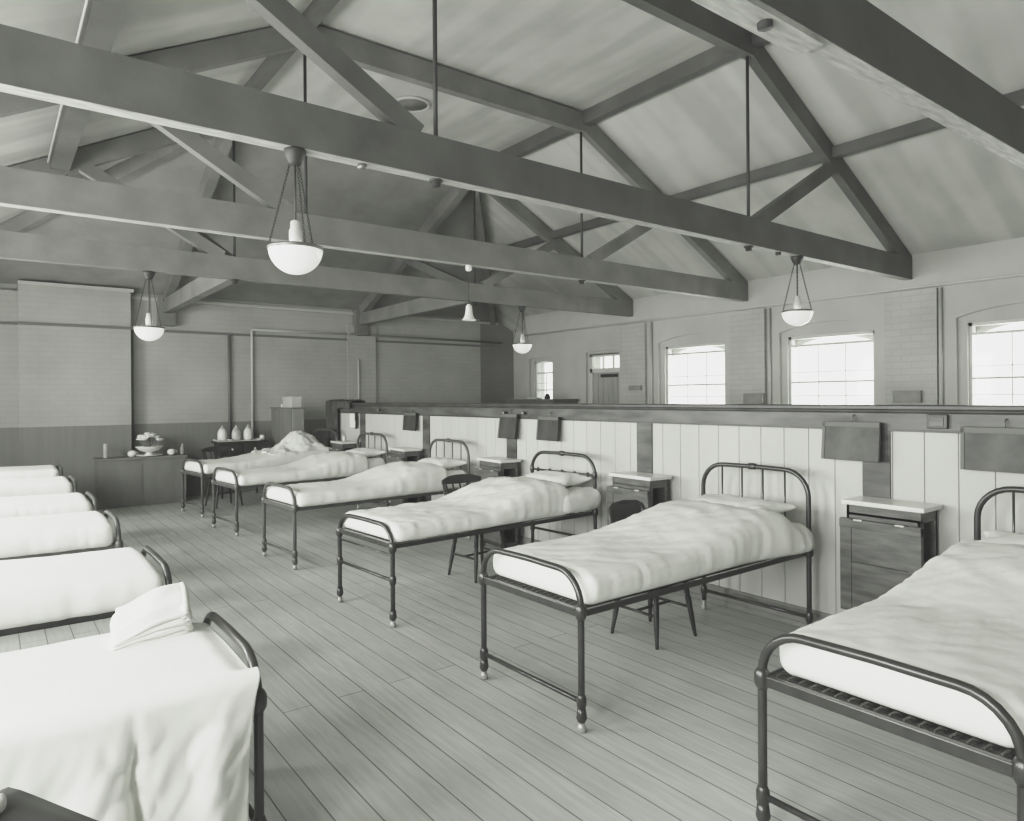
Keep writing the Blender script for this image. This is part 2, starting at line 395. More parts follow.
# curtain-dark blind side of the far window
# door with fanlight
d = bpy.data.objects.new('door_1', None); C.objects.link(d); d['kind'] = 'structure'
x = XW+.1
fr = MB(); fr.box((x-.04, FAN[0], 0), (x+.04, FAN[0]+.06, 2.38)); fr.box((x-.04, FAN[1]-.06, 0), (x+.04, FAN[1], 2.38))
fr.box((x-.04, FAN[0], 2.05), (x+.04, FAN[1], 2.13)); fr.box((x-.04, FAN[0], 2.35), (x+.04, FAN[1], 2.40))
for c in (1, 2): yy = FAN[0]+.06+(FAN[1]-FAN[0]-.12)*c/3; fr.box((x-.02, yy-.01, 2.13), (x+.02, yy+.01, 2.35))
fr.build('door_frame', M_frame, d)['kind'] = 'structure'
lf = MB().box((x, FAN[0]+.06, 0), (x+.04, FAN[1]-.06, 2.05))
for k in range(6): yy = FAN[0]+.09+k*.125; lf.box((x-.008, yy, .02), (x, yy+.113, 2.03))
lf.build('door_leaf', M_door, d)['kind'] = 'structure'
MB().box((x-.02, 8.86, 1.96), (x-.008, 9.3, 2.02)).build('name_plate', M_boardd, d)['kind'] = 'structure'
MB().box((x+.01, FAN[0]+.05, 2.12), (x+.02, FAN[1]-.05, 2.36)).build('pane', M_glass, d)['kind'] = 'structure'

# back wall: dado below, painted brick above, projecting pier on the left --------------------
bw = MB()
bw.box((-1.9, YB, 1.22), (8.5, YB+.2, 3.4)); bw.box((-1.9, YB, 0), (8.5, YB+.2, 1.22), 1)
bw.box((8.5, YB, 0), (9.5, YB+.2, 3.4), 2)
bw.box((.33, YB-.2, 1.22), (1.76, YB, 3.28)); bw.box((.33, YB-.2, 0), (1.76, YB, 1.22), 1)
bw.box((-1.9, YB-.1, 1.22), (.33, YB, 3.2)); bw.box((-1.9, YB-.1, 0), (.33, YB, 1.22), 1)
bw.box((5.42, YB-.06, 0), (6.0, YB, 3.0), 0)
struct('wall_back', bw, [BR_B, M_dado, BR_BD])
tr = MB().box((.33, YB-.235, 2.70), (1.79, YB-.2, 2.74)).box((1.76, YB-.03, 2.70), (9.0, YB, 2.74)).box((-1.8, YB-.13, 2.70), (.33, YB-.1, 2.74))
struct('trim_3', tr, M_pipeg)
struct('trim_4', MB().box((1.76, YB-.05, 3.2), (8.96, YB, 3.25)).box((.33, YB-.24, 3.28), (1.8, YB-.1, 3.33)), M_plain)
tag(MB().tube([(3.65, YB-.04, .9), (3.65, YB-.04, 2.80), (3.67, YB-.04, 2.82), (5.4, YB-.04, 2.82)], .021, 8).build('pipe', M_pipe),
    'pale thin pipe rising up the far wall and turning right along it', 'pipe')
tag(MB().tube([(5.45, YB-.1, 2.82), (9.0, YB-.1, 2.80)], .018, 8).build('pipe', M_pipeg), 'grey pipe running level along the far wall, right of the block', 'pipe')
tag(MB().tube([(3.27, YB-.04, .9), (3.27, YB-.04, 2.70)], .024, 8).build('pipe', M_pipeg), 'dark upright pipe on far wall above the jars', 'pipe')
tag(MB().tube([(5.62, YB-.085, 1.2), (5.62, YB-.085, 2.35)], .018, 8).build('pipe', M_pipe), 'short pale upright pipe on far wall above the partition end', 'pipe')
tag(MB().tube([(1.80, YB-.03, .4), (1.80, YB-.03, 2.7)], .02, 8).build('pipe', M_pipeg), 'grey pipe in the corner of the far wall beside the projecting pier', 'pipe')

# left wall, outside the photograph: openings let the daylight in
wl = MB(); XLW = -1.45
cur = YN
for a, b in ((-1.9, -.7), (.1, 1.3), (2.0, 3.2), (4.3, 5.5), (6.5, 7.7), (8.8, 10.0)):
    wl.box((XLW-.3, cur, 0), (XLW, a, 3.2)); wl.box((XLW-.3, a, 0), (XLW, b, .95)); wl.box((XLW-.3, a, 2.65), (XLW, b, 3.2)); cur = b
wl.box((XLW-.3, cur, 0), (XLW, YB+.2, 3.2))
struct('unseen_wall_left', wl, M_plain)
struct('added_wall_rear', MB().box((-1.8, YN-.2, 0), (9.6, YN, 4.9)), M_plain)  # unseen wall, added so that light comes only from the sides

# ------------------------------------------------------------------ roof timbers
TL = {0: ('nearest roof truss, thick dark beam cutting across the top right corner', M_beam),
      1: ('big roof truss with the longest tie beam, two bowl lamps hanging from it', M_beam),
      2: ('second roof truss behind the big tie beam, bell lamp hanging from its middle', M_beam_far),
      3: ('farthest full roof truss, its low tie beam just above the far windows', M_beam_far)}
def truss(i):
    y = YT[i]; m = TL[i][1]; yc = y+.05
    T = thing('roof_truss', (0, y, 0), TL[i][0], 'roof truss', 'timber roof trusses')
    def part(name, mb, mm=m): mb.v = [p-Vector((0, y, 0)) for p in mb.v]; return mb.build(name, mm, T)
    part('tie_beam', MB().prism_y([(XL, 3.0), (XR-.01, 3.0), (XR-.01, 3.26), (XL, 3.26)], y, y+.1))
    part('collar_beam', MB().prism_y([(XQ1-.1, 4.77), (XQ2+.1, 4.77), (XQ2+.04, 4.99), (XQ1-.04, 4.99)], y, y+.1))
    for s in (1, -1):
        fx = lambda x: (XQ1+XQ2)/2 + s*x
        h = (XR-XL)/2; q = (XQ2-XQ1)/2
        zz = lambda x: ZE + (h-x)*(ZC-ZE)/(h-q)
        part('rafter', MB().prism_y([(fx(h-.01), 3.262), (fx(h-.01), 3.285), (fx(q), zz(q)-.015), (fx(q-.05), zz(q)-.03), (fx(q), zz(q)-.235), (fx(h-.37), 3.262)][::s], y+.004, y+.096))
        part('strut', MB().beam((fx(h-1.78), yc, 4.03), (fx(q+.14), yc, 3.25), .09, .13, Vector((0, 0, 1))))
        rod = part('rod', MB().tube([(fx(q), yc, 2.97), (fx(q), yc, 4.8)], .015, 8), M_rod)
        MB().lathe([(.03, 2.955), (.03, 2.985), (.045, 2.985), (.045, 2.999)], (fx(q), yc-y, 0), 8).build('nut', M_rod, rod)
    if i < 3: part('added_lit_strip', MB().box((XL+.1, y+.003, 2.9965), (XR-.05, y+.097, 2.9995)), M_soff)  # thin pale strip added under the tie, painted as reflected light
    if i == 0:
        part('added_lit_plate', MB().box((1.95, y+.005, 2.975), (2.62, y+.12, 2.999)), M_soff)
for i in range(4): truss(i)
for k, (xq, lab) in enumerate(((XQ1, 'left half truss running from far wall to the farthest full truss'), (XQ2, 'right half truss with a block on the far wall, above the partition end'))):
    T = thing('half_truss', (xq, H3, 0), lab, 'roof truss', 'half trusses against the far wall')
    L = YB-H3
    pr = lambda pts: MB().prism_x(pts, -.06, .06)
    pr([(0.0, 3.0), (L, 3.0), (L, 3.22), (0, 3.24)]).build('tie_beam', M_beam_far, T)
    pr([(0.0, 4.77), (0, 4.99), (.05, 4.99), (L, 3.29), (L, 3.1)]).build('rafter', M_beam_far, T)
    MB().beam((0, L*.52, 3.98), (0, .15, 3.25), .09, .13).build('strut', M_beam_far, T)
    MB().bbox((-.13, L-.16, 2.80), (.13, L, 3.3), .01).build('wall_block', M_beam_far, T)
def hip(x0, x1, lab):
    T = MB().beam((x0, H3, 4.91), (x1-.12*(1 if x1 > 4 else -1), YB-.15, ZE-.04), .1, .18).build('hip_rafter', M_beam_far); tag(T, lab, 'roof beam', 'hip rafters at the far end')
hip(XQ2+.03, XR-.1, 'hip rafter sloping down to the far right corner of the room')
hip(XQ1-.03, XL+.1, 'hip rafter sloping down to the far left corner of the room')
def purl(x, z, w, h, y1, lab, y0=YN, rot=None):
    o = MB().beam((x, y0, z), (x, y1, z), w, h).build('purlin', M_purlin); tag(o, lab, 'roof beam', 'long purlins under the ceiling')
purl(XQ2+.04, 4.93, .1, .16, H3, 'long purlin on the right edge of the flat ceiling')
purl(XQ1-.04, 4.93, .1, .16, H3, 'long purlin on the left edge of the flat ceiling')
xm = 7.145
purl(xm, zsl(xm)-.085, .1, .11, 9.9, 'long purlin halfway up the right roof slope')
xl = .58; zl = zsl(XQ1+XQ2-xl)
purl(xl, zl-.125, .16, .13, 9.9, 'long purlin halfway up the left roof slope')
o = MB().beam((XQ1+XQ2-xm, 10.2, zsl(xm)-.09), (xm, 10.2, zsl(xm)-.09), .1, .12).build('purlin', M_beam_far); tag(o, 'cross purlin on the far hipped roof slope', 'roof beam')
# thin conduit beside the left purlin, ceiling rose
tag(MB().tube([(xl-.11, YN, zl-.17), (xl-.11, 8.2, zl-.17)], .009, 6).build('conduit', M_pipe), 'thin pale conduit running along the left slope purlin', 'pipe')
V = thing('ceiling_vent', (3.93, 7.1, ZC), 'round vent rose on the flat ceiling beyond the second collar', 'vent')
MB().lathe([(.215, 0), (.215, -.02), (.195, -.03), (.18, -.02), (.18, -.005)], n=32).build('rim', M_trim, V)
MB().lathe([(.18, -.004), (.18, -.012)], n=32).build('grille', M_cup, V)

# ------------------------------------------------------------------ lamps
def pendant(x, y, ztop, label, zr=-.545):
    L = thing('pendant_lamp', (x, y, ztop), label, 'lamp', 'bowl pendant lamps')
    MB().lathe([(.06, 0), (.062, -.015), (.05, -.045), (.035, -.075), (.03, -.085)], n=20).build('canopy', M_rod, L)
    rim = MB().lathe([(.146, zr), (.153, zr-.004), (.155, zr-.014), (.148, zr-.02)], n=32, cap=False).build('rim', M_brass, L)
    prof = [(.148*math.cos(a), zr-.01-.145*math.sin(a)) for a in [PI/2*k/12 for k in range(12)]] + [(.004, zr-.155)]
    inner = [(r*.97, z+.004) for r, z in prof][::-1]
    MB().lathe(prof+inner, n=36, cap=False).build('bowl', M_bowl, L)
    for k in range(3):
        a = 2*PI*k/3+.5
        p0 = Vector((.03*math.cos(a), .03*math.sin(a), -.08)); p1 = Vector((.15*math.cos(a), .15*math.sin(a), zr))
        mb = MB(); n = 26
        for j in range(n):
            c = p0.lerp(p1, (j+.5)/n); d = (p1-p0).normalized(); e = d.orthogonal().normalized() if j % 2 else d.cross(d.orthogonal()).normalized()
            mb.tube([c + d*(.013*math.cos(q)) + e*(.006*math.sin(q)) for q in [2*PI*h/6 for h in range(6)]], .0022, 4, closed=True)
        mb.build('chain', M_rod, L)
    MB().tube([(0, 0, -.08), (0, 0, zr+.13)], .006, 8).build('flex', M_rod, L)
    MB().lathe([(.012, zr+.15), (.028, zr+.14), (.03, zr+.10), (.036, zr+.09), (.036, zr+.04), (.03, zr+.0)], n=16).build('lamp_holder', M_jar, L)
    return L
pendant(1.375, 3.83, 2.999, 'large white bowl lamp on chains in the upper left foreground')
pendant(6.49, 3.83, 2.999, 'white bowl lamp on chains above the partition in front of the windows')
pendant(1.39, 8.40, 2.999, 'small white bowl lamp hanging in front of the far wall at left', -.60)
pendant(6.54, 8.40, 2.999, 'farthest white bowl lamp beyond the partition near the far small window', -.57)
B = thing('bell_lamp', (4.045, 6.11, 2.999), 'small bell-shaped white glass lamp hanging from the middle of a tie beam', 'lamp')
MB().lathe([(.03, 0), (.03, -.01), (.035, -.03), (.028, -.055), (.012, -.065)], n=16).build('ceiling_rose', M_white, B)
MB().tube([(0, 0, -.06), (0, 0, -.43)], .004, 6).build('flex', M_rod, B)
MB().lathe([(.012, -0.410), (.03, -0.430), (.034, -0.460), (.036, -0.490), (.044, -0.530), (.062, -0.565), (.08, -0.580), (.076, -0.580), (.058, -0.560), (.04, -0.520), (.03, -0.460)], n=28, cap=False).build('shade', M_white, B)
# hooks and switches under the ties
tag(MB().lathe([(.02, 2.965), (.028, 2.975), (.028, 2.999)], (1.78, 3.83, 0), 10).build('hook_plate', M_brass), 'small pale fitting under the big tie beam right of the large lamp', 'fitting')
tag(MB().lathe([(.02, 2.97), (.028, 2.98), (.028, 2.999)], (6.16, 3.83, 0), 10).build('hook_plate', M_rod), 'small dark fitting under the big tie beam left of the second lamp', 'fitting')

# ------------------------------------------------------------------ partition
XP = 4.5
P = thing('partition', (XP, 0, 0), 'long low partition of pale upright boards with a dark moulded top rail', 'partition')
YPE = 11.0
ps = [-1.70, .22, 2.12, 4.07, 5.97, 7.80, 9.71]
bd = MB(); y = YN
while y < YPE-.02:
    e = min(y+.185, YPE)
    bd.bbox((.0, y+.0015, .12), (.03, e-.0015, 1.4), .006); y = e
bd.box((.012, YN, .1), (.1, YPE, 1.42))
bd.build('boarding', mat('partition_boards', .47, .5, .07, 2, (1, 1, .3), bump=.05), P)
MB().box((-.012, YN, 1.385), (.0, YPE, 1.495)).box((.1, YN, 1.385), (.112, YPE, 1.5)).build('frieze_rail', M_rail, P)
MB().box((-.016, YN, 1.372), (.002, YPE, 1.388)).build('frieze_bead', M_cap, P)
cap = MB().prism_y([(-.05, 1.505), (-.058, 1.512), (-.058, 1.53), (-.05, 1.537), (.15, 1.537), (.158, 1.52), (.15, 1.505)], YN, YPE)
cap.prism_y([(-.03, 1.485), (-.036, 1.495), (-.034, 1.506), (.12, 1.506), (.12, 1.485)], YN, YPE)
cap.build('top_rail', M_cap, P)
for yy in ps: MB().box((-.014, yy-.085, .12), (.0, yy+.085, 1.385)).build('stile', M_rail, P)
MB().box((-.02, YN, 0), (.02, YPE, .13)).box((-.03, YN, 0), (-.02, YPE, .03)).build('skirting', mat('skirting_paint', .2, .4, .2, 4), P)
MB().bbox((-.02, YPE-.01, 0), (.12, YPE+.08, 1.5), .01).build('end_post', M_cap, P)

# boards, switch and hooks on the partition
def wallboard(y0, y1, z0, z1, tilt, m, label, name='chart_board'):
    w = y1-y0; h = z1-z0
    R = thing(name, (XP-.03, (y0+y1)/2, z1), label, 'board', 'chart boards hung on the partition')
    Mx = Matrix.Rotation(tilt, 4, 'Y')
    MB().bbox((-.035, -w/2, -h), (-.01, w/2, 0), .004).xf(Mx).build('board', m, R)
    MB().bbox((-.0395, -w/2, -.035), (-.035, w/2, -.002), .001).bbox((-.0395, w/2-.02, -h), (-.035, w/2, 0), .001).xf(Mx).build('edge_strip', mat('board_edge', .11, .5), R)
    MB().tube([(-.005, 0, -.02), (-.012, 0, .02), (.0, 0, .045), (.02, 0, .045)], .004, 6).build('hook', M_brass, R)
wallboard(2.07, 2.44, 1.175, 1.425, .10, M_board, 'brown board hanging crooked off the rail above the nearest slab-topped locker')
wallboard(1.20, 1.62, 1.17, 1.415, .02, M_board, 'wide flat board at the right edge of photo above the nearest bed')
wallboard(5.80, 6.10, 1.155, 1.42, .14, M_boardd, 'dark board tilted off the rail, just left of a similar dark board')
wallboard(5.13, 5.45, 1.165, 1.405, .10, M_boardd, 'dark board hanging right of a similar board, above the iron bed with beaded headboard')
wallboard(7.97, 8.30, 1.17, 1.405, .08, M_boardd, 'dark split board on the partition near the third bed from the far end')
R = thing('paper_sheet', (XP-.03, 9.98, 1.37), 'white paper sheet hanging on the partition near the far end', 'paper')
MB().grid(lambda u, v: Vector((-.02-.02*v, -.09+.2*u-.05*v, -.21*v)), 6, 6).build('sheet', M_white, R)
MB().box((-.03, -.14, -.23), (-.006, -.10, .02)).build('backing', M_boardd, R)
S = thing('switch_box', (XP-.012, 1.755, 1.44), 'small square switch box on the top rail right of the crooked board', 'switch')
MB().bbox((-.03, -.055, -.042), (.0, .055, .042), .006).build('box', M_cap, S)
MB().bbox((-.035, -.038, -.028), (-.028, .038, .028), .003).build('cover', M_rail, S)
for y, lab in ((6.06, 'round brass knob hook on rail above the left dark board'), (5.72, 'small hook on rail between the two dark boards'), (9.1, 'small hook on rail left of the dark split board')):
    o = MB().lathe([(.008, 0), (.008, .02), (.02, .028), (.024, .038), (.016, .05)], (XP-.012, y, 1.435), 12, axis='X').xf(Matrix.Translation((0, 0, 0)))
    o.v = [Vector((2*(XP-.012)-p.x, p.y, p.z)) for p in o.v]
    tag(o.build('coat_hook', M_brass), lab, 'hook')

# ------------------------------------------------------------------ beds
def arch_path(x, w, zt, r, z0=.06):
    h = w/2
    pts = [(x, -h, z0), (x, -h, .3), (x, -h, zt-r)]
    pts += [(x, -h+r-r*math.cos(a), zt-r+r*math.sin(a)) for a in [PI/2*k/7 for k in range(1, 8)]]
    pts += [(x, 0, zt+.004)]
    pts += [(x, h-r+r*math.sin(a), zt-r+r*math.cos(a)) for a in [PI/2*k/7 for k in range(0, 8)]]
    pts += [(x, h, .3), (x, h, z0)]
    return pts
def knob(c, r=.028):
    return MB().lathe([(r*.62, -.038), (r*.8, -.03), (r, -.018), (r*1.02, .0), (r, .018), (r*.8, .03), (r*.62, .038)], c, 14)
def bedstead(loc, rz, label, group, w=.79, L=2.04, style='spindle', zf=.75, zh=1.10, bar=.145, head=True, M_iron=None, kz=.572):
    M_iron = M_iron or MATS['black_enamelled_iron']
    B = thing('bedstead', loc, label, 'bed', group, rz)
    r = .0165
    ff = MB().tube(arch_path(0, w, zf, .16), r, 12).build('foot_frame', M_iron, B)
    for s in (-1, 1):
        knob((0, s*w/2, kz)).build('knob', M_iron, ff)
        knob((0, s*w/2, bar), .024).build('knob', M_iron, ff)
        MB().lathe([(.02, .12), (.024, .09), (.027, .07), (.02, .052), (.012, .045)], (0, s*w/2, 0), 12).build('foot_cup', M_iron, ff)
        MB().lathe([(.006, .0), (.02, .004), (.022, .025), (.012, .046)], (0, s*w/2, 0), 12).build('caster', M_caster, ff)
    MB().tube([(0, -w/2, bar), (0, w/2, bar)], .012, 10).build('foot_crossbar', M_iron, B)
    if style == 'beaded': MB().tube([(0, -w/2, .50), (0, w/2, .50)], .008, 8).build('foot_tie_bar', M_iron, B)
    MB().bbox((-.012, -w/2+.01, .548), (.012, w/2-.01, .588), .004).build('end_rail', M_iron, B)
    sm = MB()
    for k in range(17):
        y = -w/2+.05+k*(w-.1)/16
        sm.tube([(.02, y, .56), (.03, y+.01, .585), (.05, y, .592), (.07, y-.008, .58), (.085, y, .565)], .005, 5)
    def sag(u, v):
        return Vector((.03+(L-.06)*u, (w-.03)*(v-.5), .578-.035*math.sin(PI*v)*math.sin(PI*min(1, u*4)/2 if u < .25 else PI/2)))
    sm.grid(sag, 20, 8).build('spring_mesh', M_mesh, B)
    for s in (-1, 1):
        MB().bbox((0, s*w/2-.006, .552), (L, s*w/2+.006, .578), .003).bbox((0, s*w/2-.02 if s > 0 else s*w/2, .545), (L, s*w/2 if s > 0 else s*w/2+.02, .558), .002).build('side_rail', M_iron, B)
    if head:
        hf = MB().tube(arch_path(L, w+.03, zh, .17), r, 12).build('head_frame', M_iron, B)
        hw = (w+.03)/2
        for s in (-1, 1):
            knob((L, s*hw, .572)).build('knob', M_iron, hf)
            knob((L, s*hw, bar), .024).build('knob', M_iron, hf)
            MB().lathe([(.006, .0), (.02, .004), (.022, .025), (.012, .05), (.02, .07)], (L, s*hw, 0), 12).build('caster', M_caster, hf)
        MB().tube([(L, -hw, bar), (L, hw, bar)], .012, 10).build('head_crossbar', M_iron, B)
        MB().tube([(L, -hw, .6), (L, hw, .6)], .010, 8).build('head_lower_bar', M_iron, B)
        MB().lathe([(.018, -.035), (.024, -.02), (.021, -.006), (.026, 0), (.021, .006), (.024, .02), (.018, .035)], (L, 0, zh+.004), 12, axis='Y').build('head_boss', M_iron, hf)
        if style == 'beaded':
            hb = MB().tube([(L, -hw, .90), (L, hw, .90)], .010, 8).build('head_upper_bar', M_iron, B)
            for k in range(-2, 3): MB().lathe([(.012, -.012), (.02, -.006), (.021, .006), (.012, .012)], (L, k*.165, .90), 12, axis='Y').build('bead', M_iron, hb)
            for s in (-1, 1): knob((L, s*hw, .90), .022).build('knob', M_iron, hf)
        else:
            for k in (-1.5, -.5, .5, 1.5):
                MB().tube([(L, k*.165, .6), (L, k*.165, zh-.003)], .0065, 8).build('spindle', M_iron, B)
    MB().soft((.10, -w/2+.07, .585), (L-.08, w/2-.07, .665), .04, .06).build('mattress', M_matt, B)
    return B

def wrinkle(p, seed, amp):
    a = nz(p.x*3.2+seed, p.y*7+seed, p.z*7)*.45 + nz(p.x*7+seed*2, p.y*19, p.z*12)*.30 + nz(p.x*19+seed, p.y*30, p.z*9)*.12
    q = (p.x*.8+p.y*.9); b = (1-abs(nz(q*11+seed, (p.x-p.y)*2.2, seed)))**3
    return amp*(a + .5*b)
def cover(loc, rz, label, seed, w=.84, L=1.74, x0=.02, prof=None, z0=.578, amp=.010, flare=0.0, drop=0.0, name='bedspread'):
    """linen laid over the mattress; prof(x) gives the top height along the bed"""
    def warp(p):
        x, y, z = p; top = prof(x); tt = (z-z0)/.16
        zz = z0 + (top-z0)*tt
        e = abs(y)/(w/2)
        zz -= .022*e*e*tt
        # loose bulge and small gathers on the hanging sides
        side = smooth(.72, 1.0, e)
        g = nz(x*13+seed, y*2, 1.3*seed)*.5+nz(x*27, 2*y, seed)*.45
        yy = y*(1+.03*math.sin(PI*tt)*(1+.6*smooth(.8, 1.6, x))) + (1 if y > 0 else -1)*side*(.024*g*(1-.6*tt) + flare*smooth(1.35, 1.95, x)*(1-.7*tt))
        zz += side*.014*g*(1-tt) - drop*side*(1-tt)
        wv = wrinkle(p, seed, amp)*(tt)
        fold = .012*smooth(.9, 1.5, x)*nz(x*9-y*4+seed, y*3, 3)
        return (x, yy, zz + wv + fold*tt)
    o = MB().soft((x0, -w/2, z0), (x0+L, w/2, z0+.16), .055, .024, warp).build(name, M_sheet, None, loc, rz)
    return tag(o, label, 'bedding', 'white bedspreads')
def bolster(loc, rz, label, seed, w=.84, x0=1.60, x1=2.0, zt=.80):
    def warp(p):
        x, y, z = p
        return (x, y*(1+.02*nz(x*9, z*9, seed)), z + .014*nz(x*12+seed, y*7, z*5)+.008*nz(x*25, y*22, seed))
    o = MB().soft((x0, -w/2, .592), (x1, w/2, zt), .085, .024, warp).build('bolster', M_sheet, None, loc, rz)
    return tag(o, label, 'bedding', 'white bolsters under the pillows')
def pillow(loc, rz, label, seed, xc=1.76, zc=.845, sx=.46, sy=.74, th=.12, tilt=-.10, dy=0):
    def warp(p):
        u = p.x/(sx/2); v = p.y/(sy/2)
        k = max(0, (1-abs(u)**2.6))**.5*max(0, (1-abs(v)**2.8))**.5
        pinch = 1-.10*(1-u*u)*abs(v)**3
        z = p.z*(.12+.88*k)
        x = p.x*(1-.10*(1-v*v)); y = p.y*pinch*(1-.07*(1-u*u))
        z += .010*nz(x*11+seed, y*9, seed) + .004*nz(x*30, y*30, seed)
        return (x, y, z)
    mb = MB().soft((-sx/2, -sy/2, -th/2), (sx/2, sy/2, th/2), .03, .022, warp).xf(Matrix.Translation((xc, dy, zc)) @ Matrix.Rotation(tilt, 4, 'Y') @ Matrix.Rotation(.03*math.sin(seed*7), 4, 'Z'))
    return tag(mb.build('pillow', M_sheet, None, loc, rz), label, 'pillow', 'white pillows')

def prof_std(h0=.75, h1=.87, a=.8, b=1.55, dip=0.0):
    return lambda x: h0 - dip*math.sin(PI*min(1, x/1.0)) + (h1-h0)*smooth(a, b, x) - .05*smooth(1.66, 1.78, x)
GR = 'iron beds along the partition'
RB = [  # yc, head dy, style, who
 (1.07, .0, 'spindle', 'nearest bed at the right edge'),
 (2.845, .03, 'spindle', 'second nearest bed on the right'),
 (4.77, .13, 'beaded', 'middle bed with the beaded headboard'),
 (6.79, .14, 'spindle', 'fourth bed from the right edge'),
 (8.78, .20, 'spindle', 'last bed but one by the partition'),
 (10.42, .25, 'spindle', 'farthest bed by the partition end')]
XF = 2.24
XFs = [2.24, 2.24, 2.215, 2.25, 2.26, 2.25]
BL = ['black iron bedstead at right edge, nearest of the right row', 'black iron bedstead second from the right edge, low crossbar and four spindles',
      'black iron bedstead whose headboard has one beaded bar and foot a mid-height crossbar', 'black iron bedstead third from the far end, beside the low-backed chair',
      'black iron bedstead second from the far end of the partition', 'black iron bedstead at the far end of the partition with heaped bedding']
for i, (yc, hd, st, who) in enumerate(RB):
    rz = math.atan2(hd, 2.04); loc = (XFs[i], yc, 0)
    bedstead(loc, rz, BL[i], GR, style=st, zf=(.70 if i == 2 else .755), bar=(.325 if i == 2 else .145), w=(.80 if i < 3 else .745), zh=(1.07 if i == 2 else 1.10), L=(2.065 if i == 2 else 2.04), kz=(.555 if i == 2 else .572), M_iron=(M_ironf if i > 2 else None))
    if i < 2:
        cover(loc, rz, 'white bedspread smoothed over the ' + who, i*3.1+1, prof=lambda x: .75+.125*smooth(.7, 1.62, x)-.10*smooth(1.72, 1.95, x), L=1.98, x0=.055, amp=.014, w=(.765 if i == 0 else .815), flare=.075)
        pillow(loc, rz, 'white pillow half under the cover of the ' + who, i+2.0, xc=1.80, zc=.845, th=.11, sx=.40)
        bolster(loc, rz, 'white bolster end under the pillow of the ' + who, i+.5, x0=1.70, x1=1.98, zt=.74, w=.80)
    elif i < 5:
        cover(loc, rz, 'white bedspread rumpled and turned back on the ' + who, i*2.3+1, prof=lambda x: .72+.15*smooth(.75, 1.55, x)-.03*smooth(1.66, 1.76, x), L=1.73, amp=(.024 if i == 2 else .014), w=.84, flare=.02)
        bolster(loc, rz, 'white bolster bulging at the head of the ' + who, i+.5, x0=1.62, x1=(2.13 if i == 2 else 2.04), zt=.785, w=(.95 if i == 2 else .84))
        pillow(loc, rz, 'white pillow lying high on the ' + who, i+2.0, xc=(1.95 if i == 2 else 1.90), zc=.845, th=.11, sx=.36, sy=.68)
    else:
        cover(loc, rz, 'white bedspread creased over the ' + who, 19, prof=lambda x: .73+.10*smooth(.5, 1.3, x), L=1.9, amp=.02, w=.82)
        def hp(p):
            x, y, z = p; c = math.exp(-((x-1.62)**2)/.075-(y*y)/.11); tt = (z-.80)/.15
            n1 = .055*nz(x*7, y*7, 4)+.03*(1-abs(nz(x*11, y*13, 9)))**3
            return (x+.03*nz(y*9, z*9, 2), y+.05*nz(x*5, y*5, 7), .70 + tt*(.09 + .30*c) + tt*n1)
        o = MB().soft((1.0, -.38, .80), (2.0, .38, .95), .02, .02, hp).build('bedding_heap', M_sheet, None, loc, rz)
        tag(o, 'heap of crumpled white bedclothes piled on the farthest bed by the partition', 'bedding')
# left row, heads out of the photograph to the left -----------------------------------
GL = 'iron beds in the left row'
LBY = [2.78, 4.26, 5.98, 7.32, 9.1, 10.9]
LL = ['black iron bedstead at lower left, draped with a white cover and folded blankets', 'black iron bedstead of left row directly behind the draped bed',
      'black iron bedstead third from the viewer in the left row', 'black iron bedstead fourth from the viewer in the left row',
      'black iron bedstead second from the far end of the left row', 'black iron bedstead at the far end of the left row']
LLc = ['', 'smooth white bedspread on the bed directly behind the draped bed', 'smooth white bedspread on the third bed of the left row',
       'smooth white bedspread on the fourth bed of the left row', 'white bedspread on the left row bed second from the far end', 'white bedspread on the left row bed at the far end']
for i, yc in enumerate(LBY):
    w = [.74, .80, .74, .80, .78, .76][i]; x = .725
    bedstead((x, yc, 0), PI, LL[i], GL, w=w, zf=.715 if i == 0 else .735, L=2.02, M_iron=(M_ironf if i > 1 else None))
    if i:
        sd = i*5.3
        cover((x, yc, 0), PI, LLc[i], sd, prof=lambda x: .75+.02*smooth(.2, 1.2, x), L=1.92, x0=.025, z0=.555, amp=.004, w=w+.03, name='bedspread')
        pillow((x, yc, 0), PI, 'white pillow on bed %s of the left row, out at the left' % ['', 'two', 'three', 'four', 'five', 'six'][i], i+8., xc=1.78, zc=.83, tilt=-.1)
# draped cover on nearest left bed (world coordinates)
def drape(u, v):
    X = .705 - 2.0*u**1.15
    # v: 0 far edge top ... .5 near edge top ... 1 hem
    if v < .45:
        y = 3.20-(3.20-2.40)*(v/.45); z = .692 + .012*math.sin(PI*v/.45) + .004*nz(X*4, y*5, 2)
        z -= .03*smooth(.12, 0, v)
        z -= .018*smooth(.62, .705, X)
        return Vector((X, y, z))
    s = (v-.45)/.55
    fold = .020*math.sin(X*15+1.2+1.4*nz(X*2.5, 0, 4)) + .012*math.sin(X*34+2+s*2)*(.3+s) + .030*nz(X*6, s*2.5, 5) + .016*nz(X*22+s*5, s*4, 8) + .022*(1-abs(nz(X*5+s*3, s*3-X*3, 2)))**6
    crease = -.075*math.exp(-((X-.335-.02*s)/.016)**2)*s**.35
    rr = .05
    y = 2.40 - rr*math.sin(min(1, s*6)*PI/2) - s*.035 + (fold+crease*-1)*smooth(.05, .6, s)
    z = .692 - rr*(1-math.cos(min(1, s*6)*PI/2)) - max(0, s-.167)*.60*(1+.05*math.sin(X*6))
    X2 = X - .045*s*smooth(.4, .7, X) + .01*nz(X*6, s*5, 1)
    # the free corner at the foot swings out a little past the post
    X2 += .015*smooth(.55, .7, X)*math.exp(-((s-.05)/.12)**2)
    return Vector((X2, y, z))
o = MB().grid(drape, 150, 64).build('bedspread', M_sheetb)
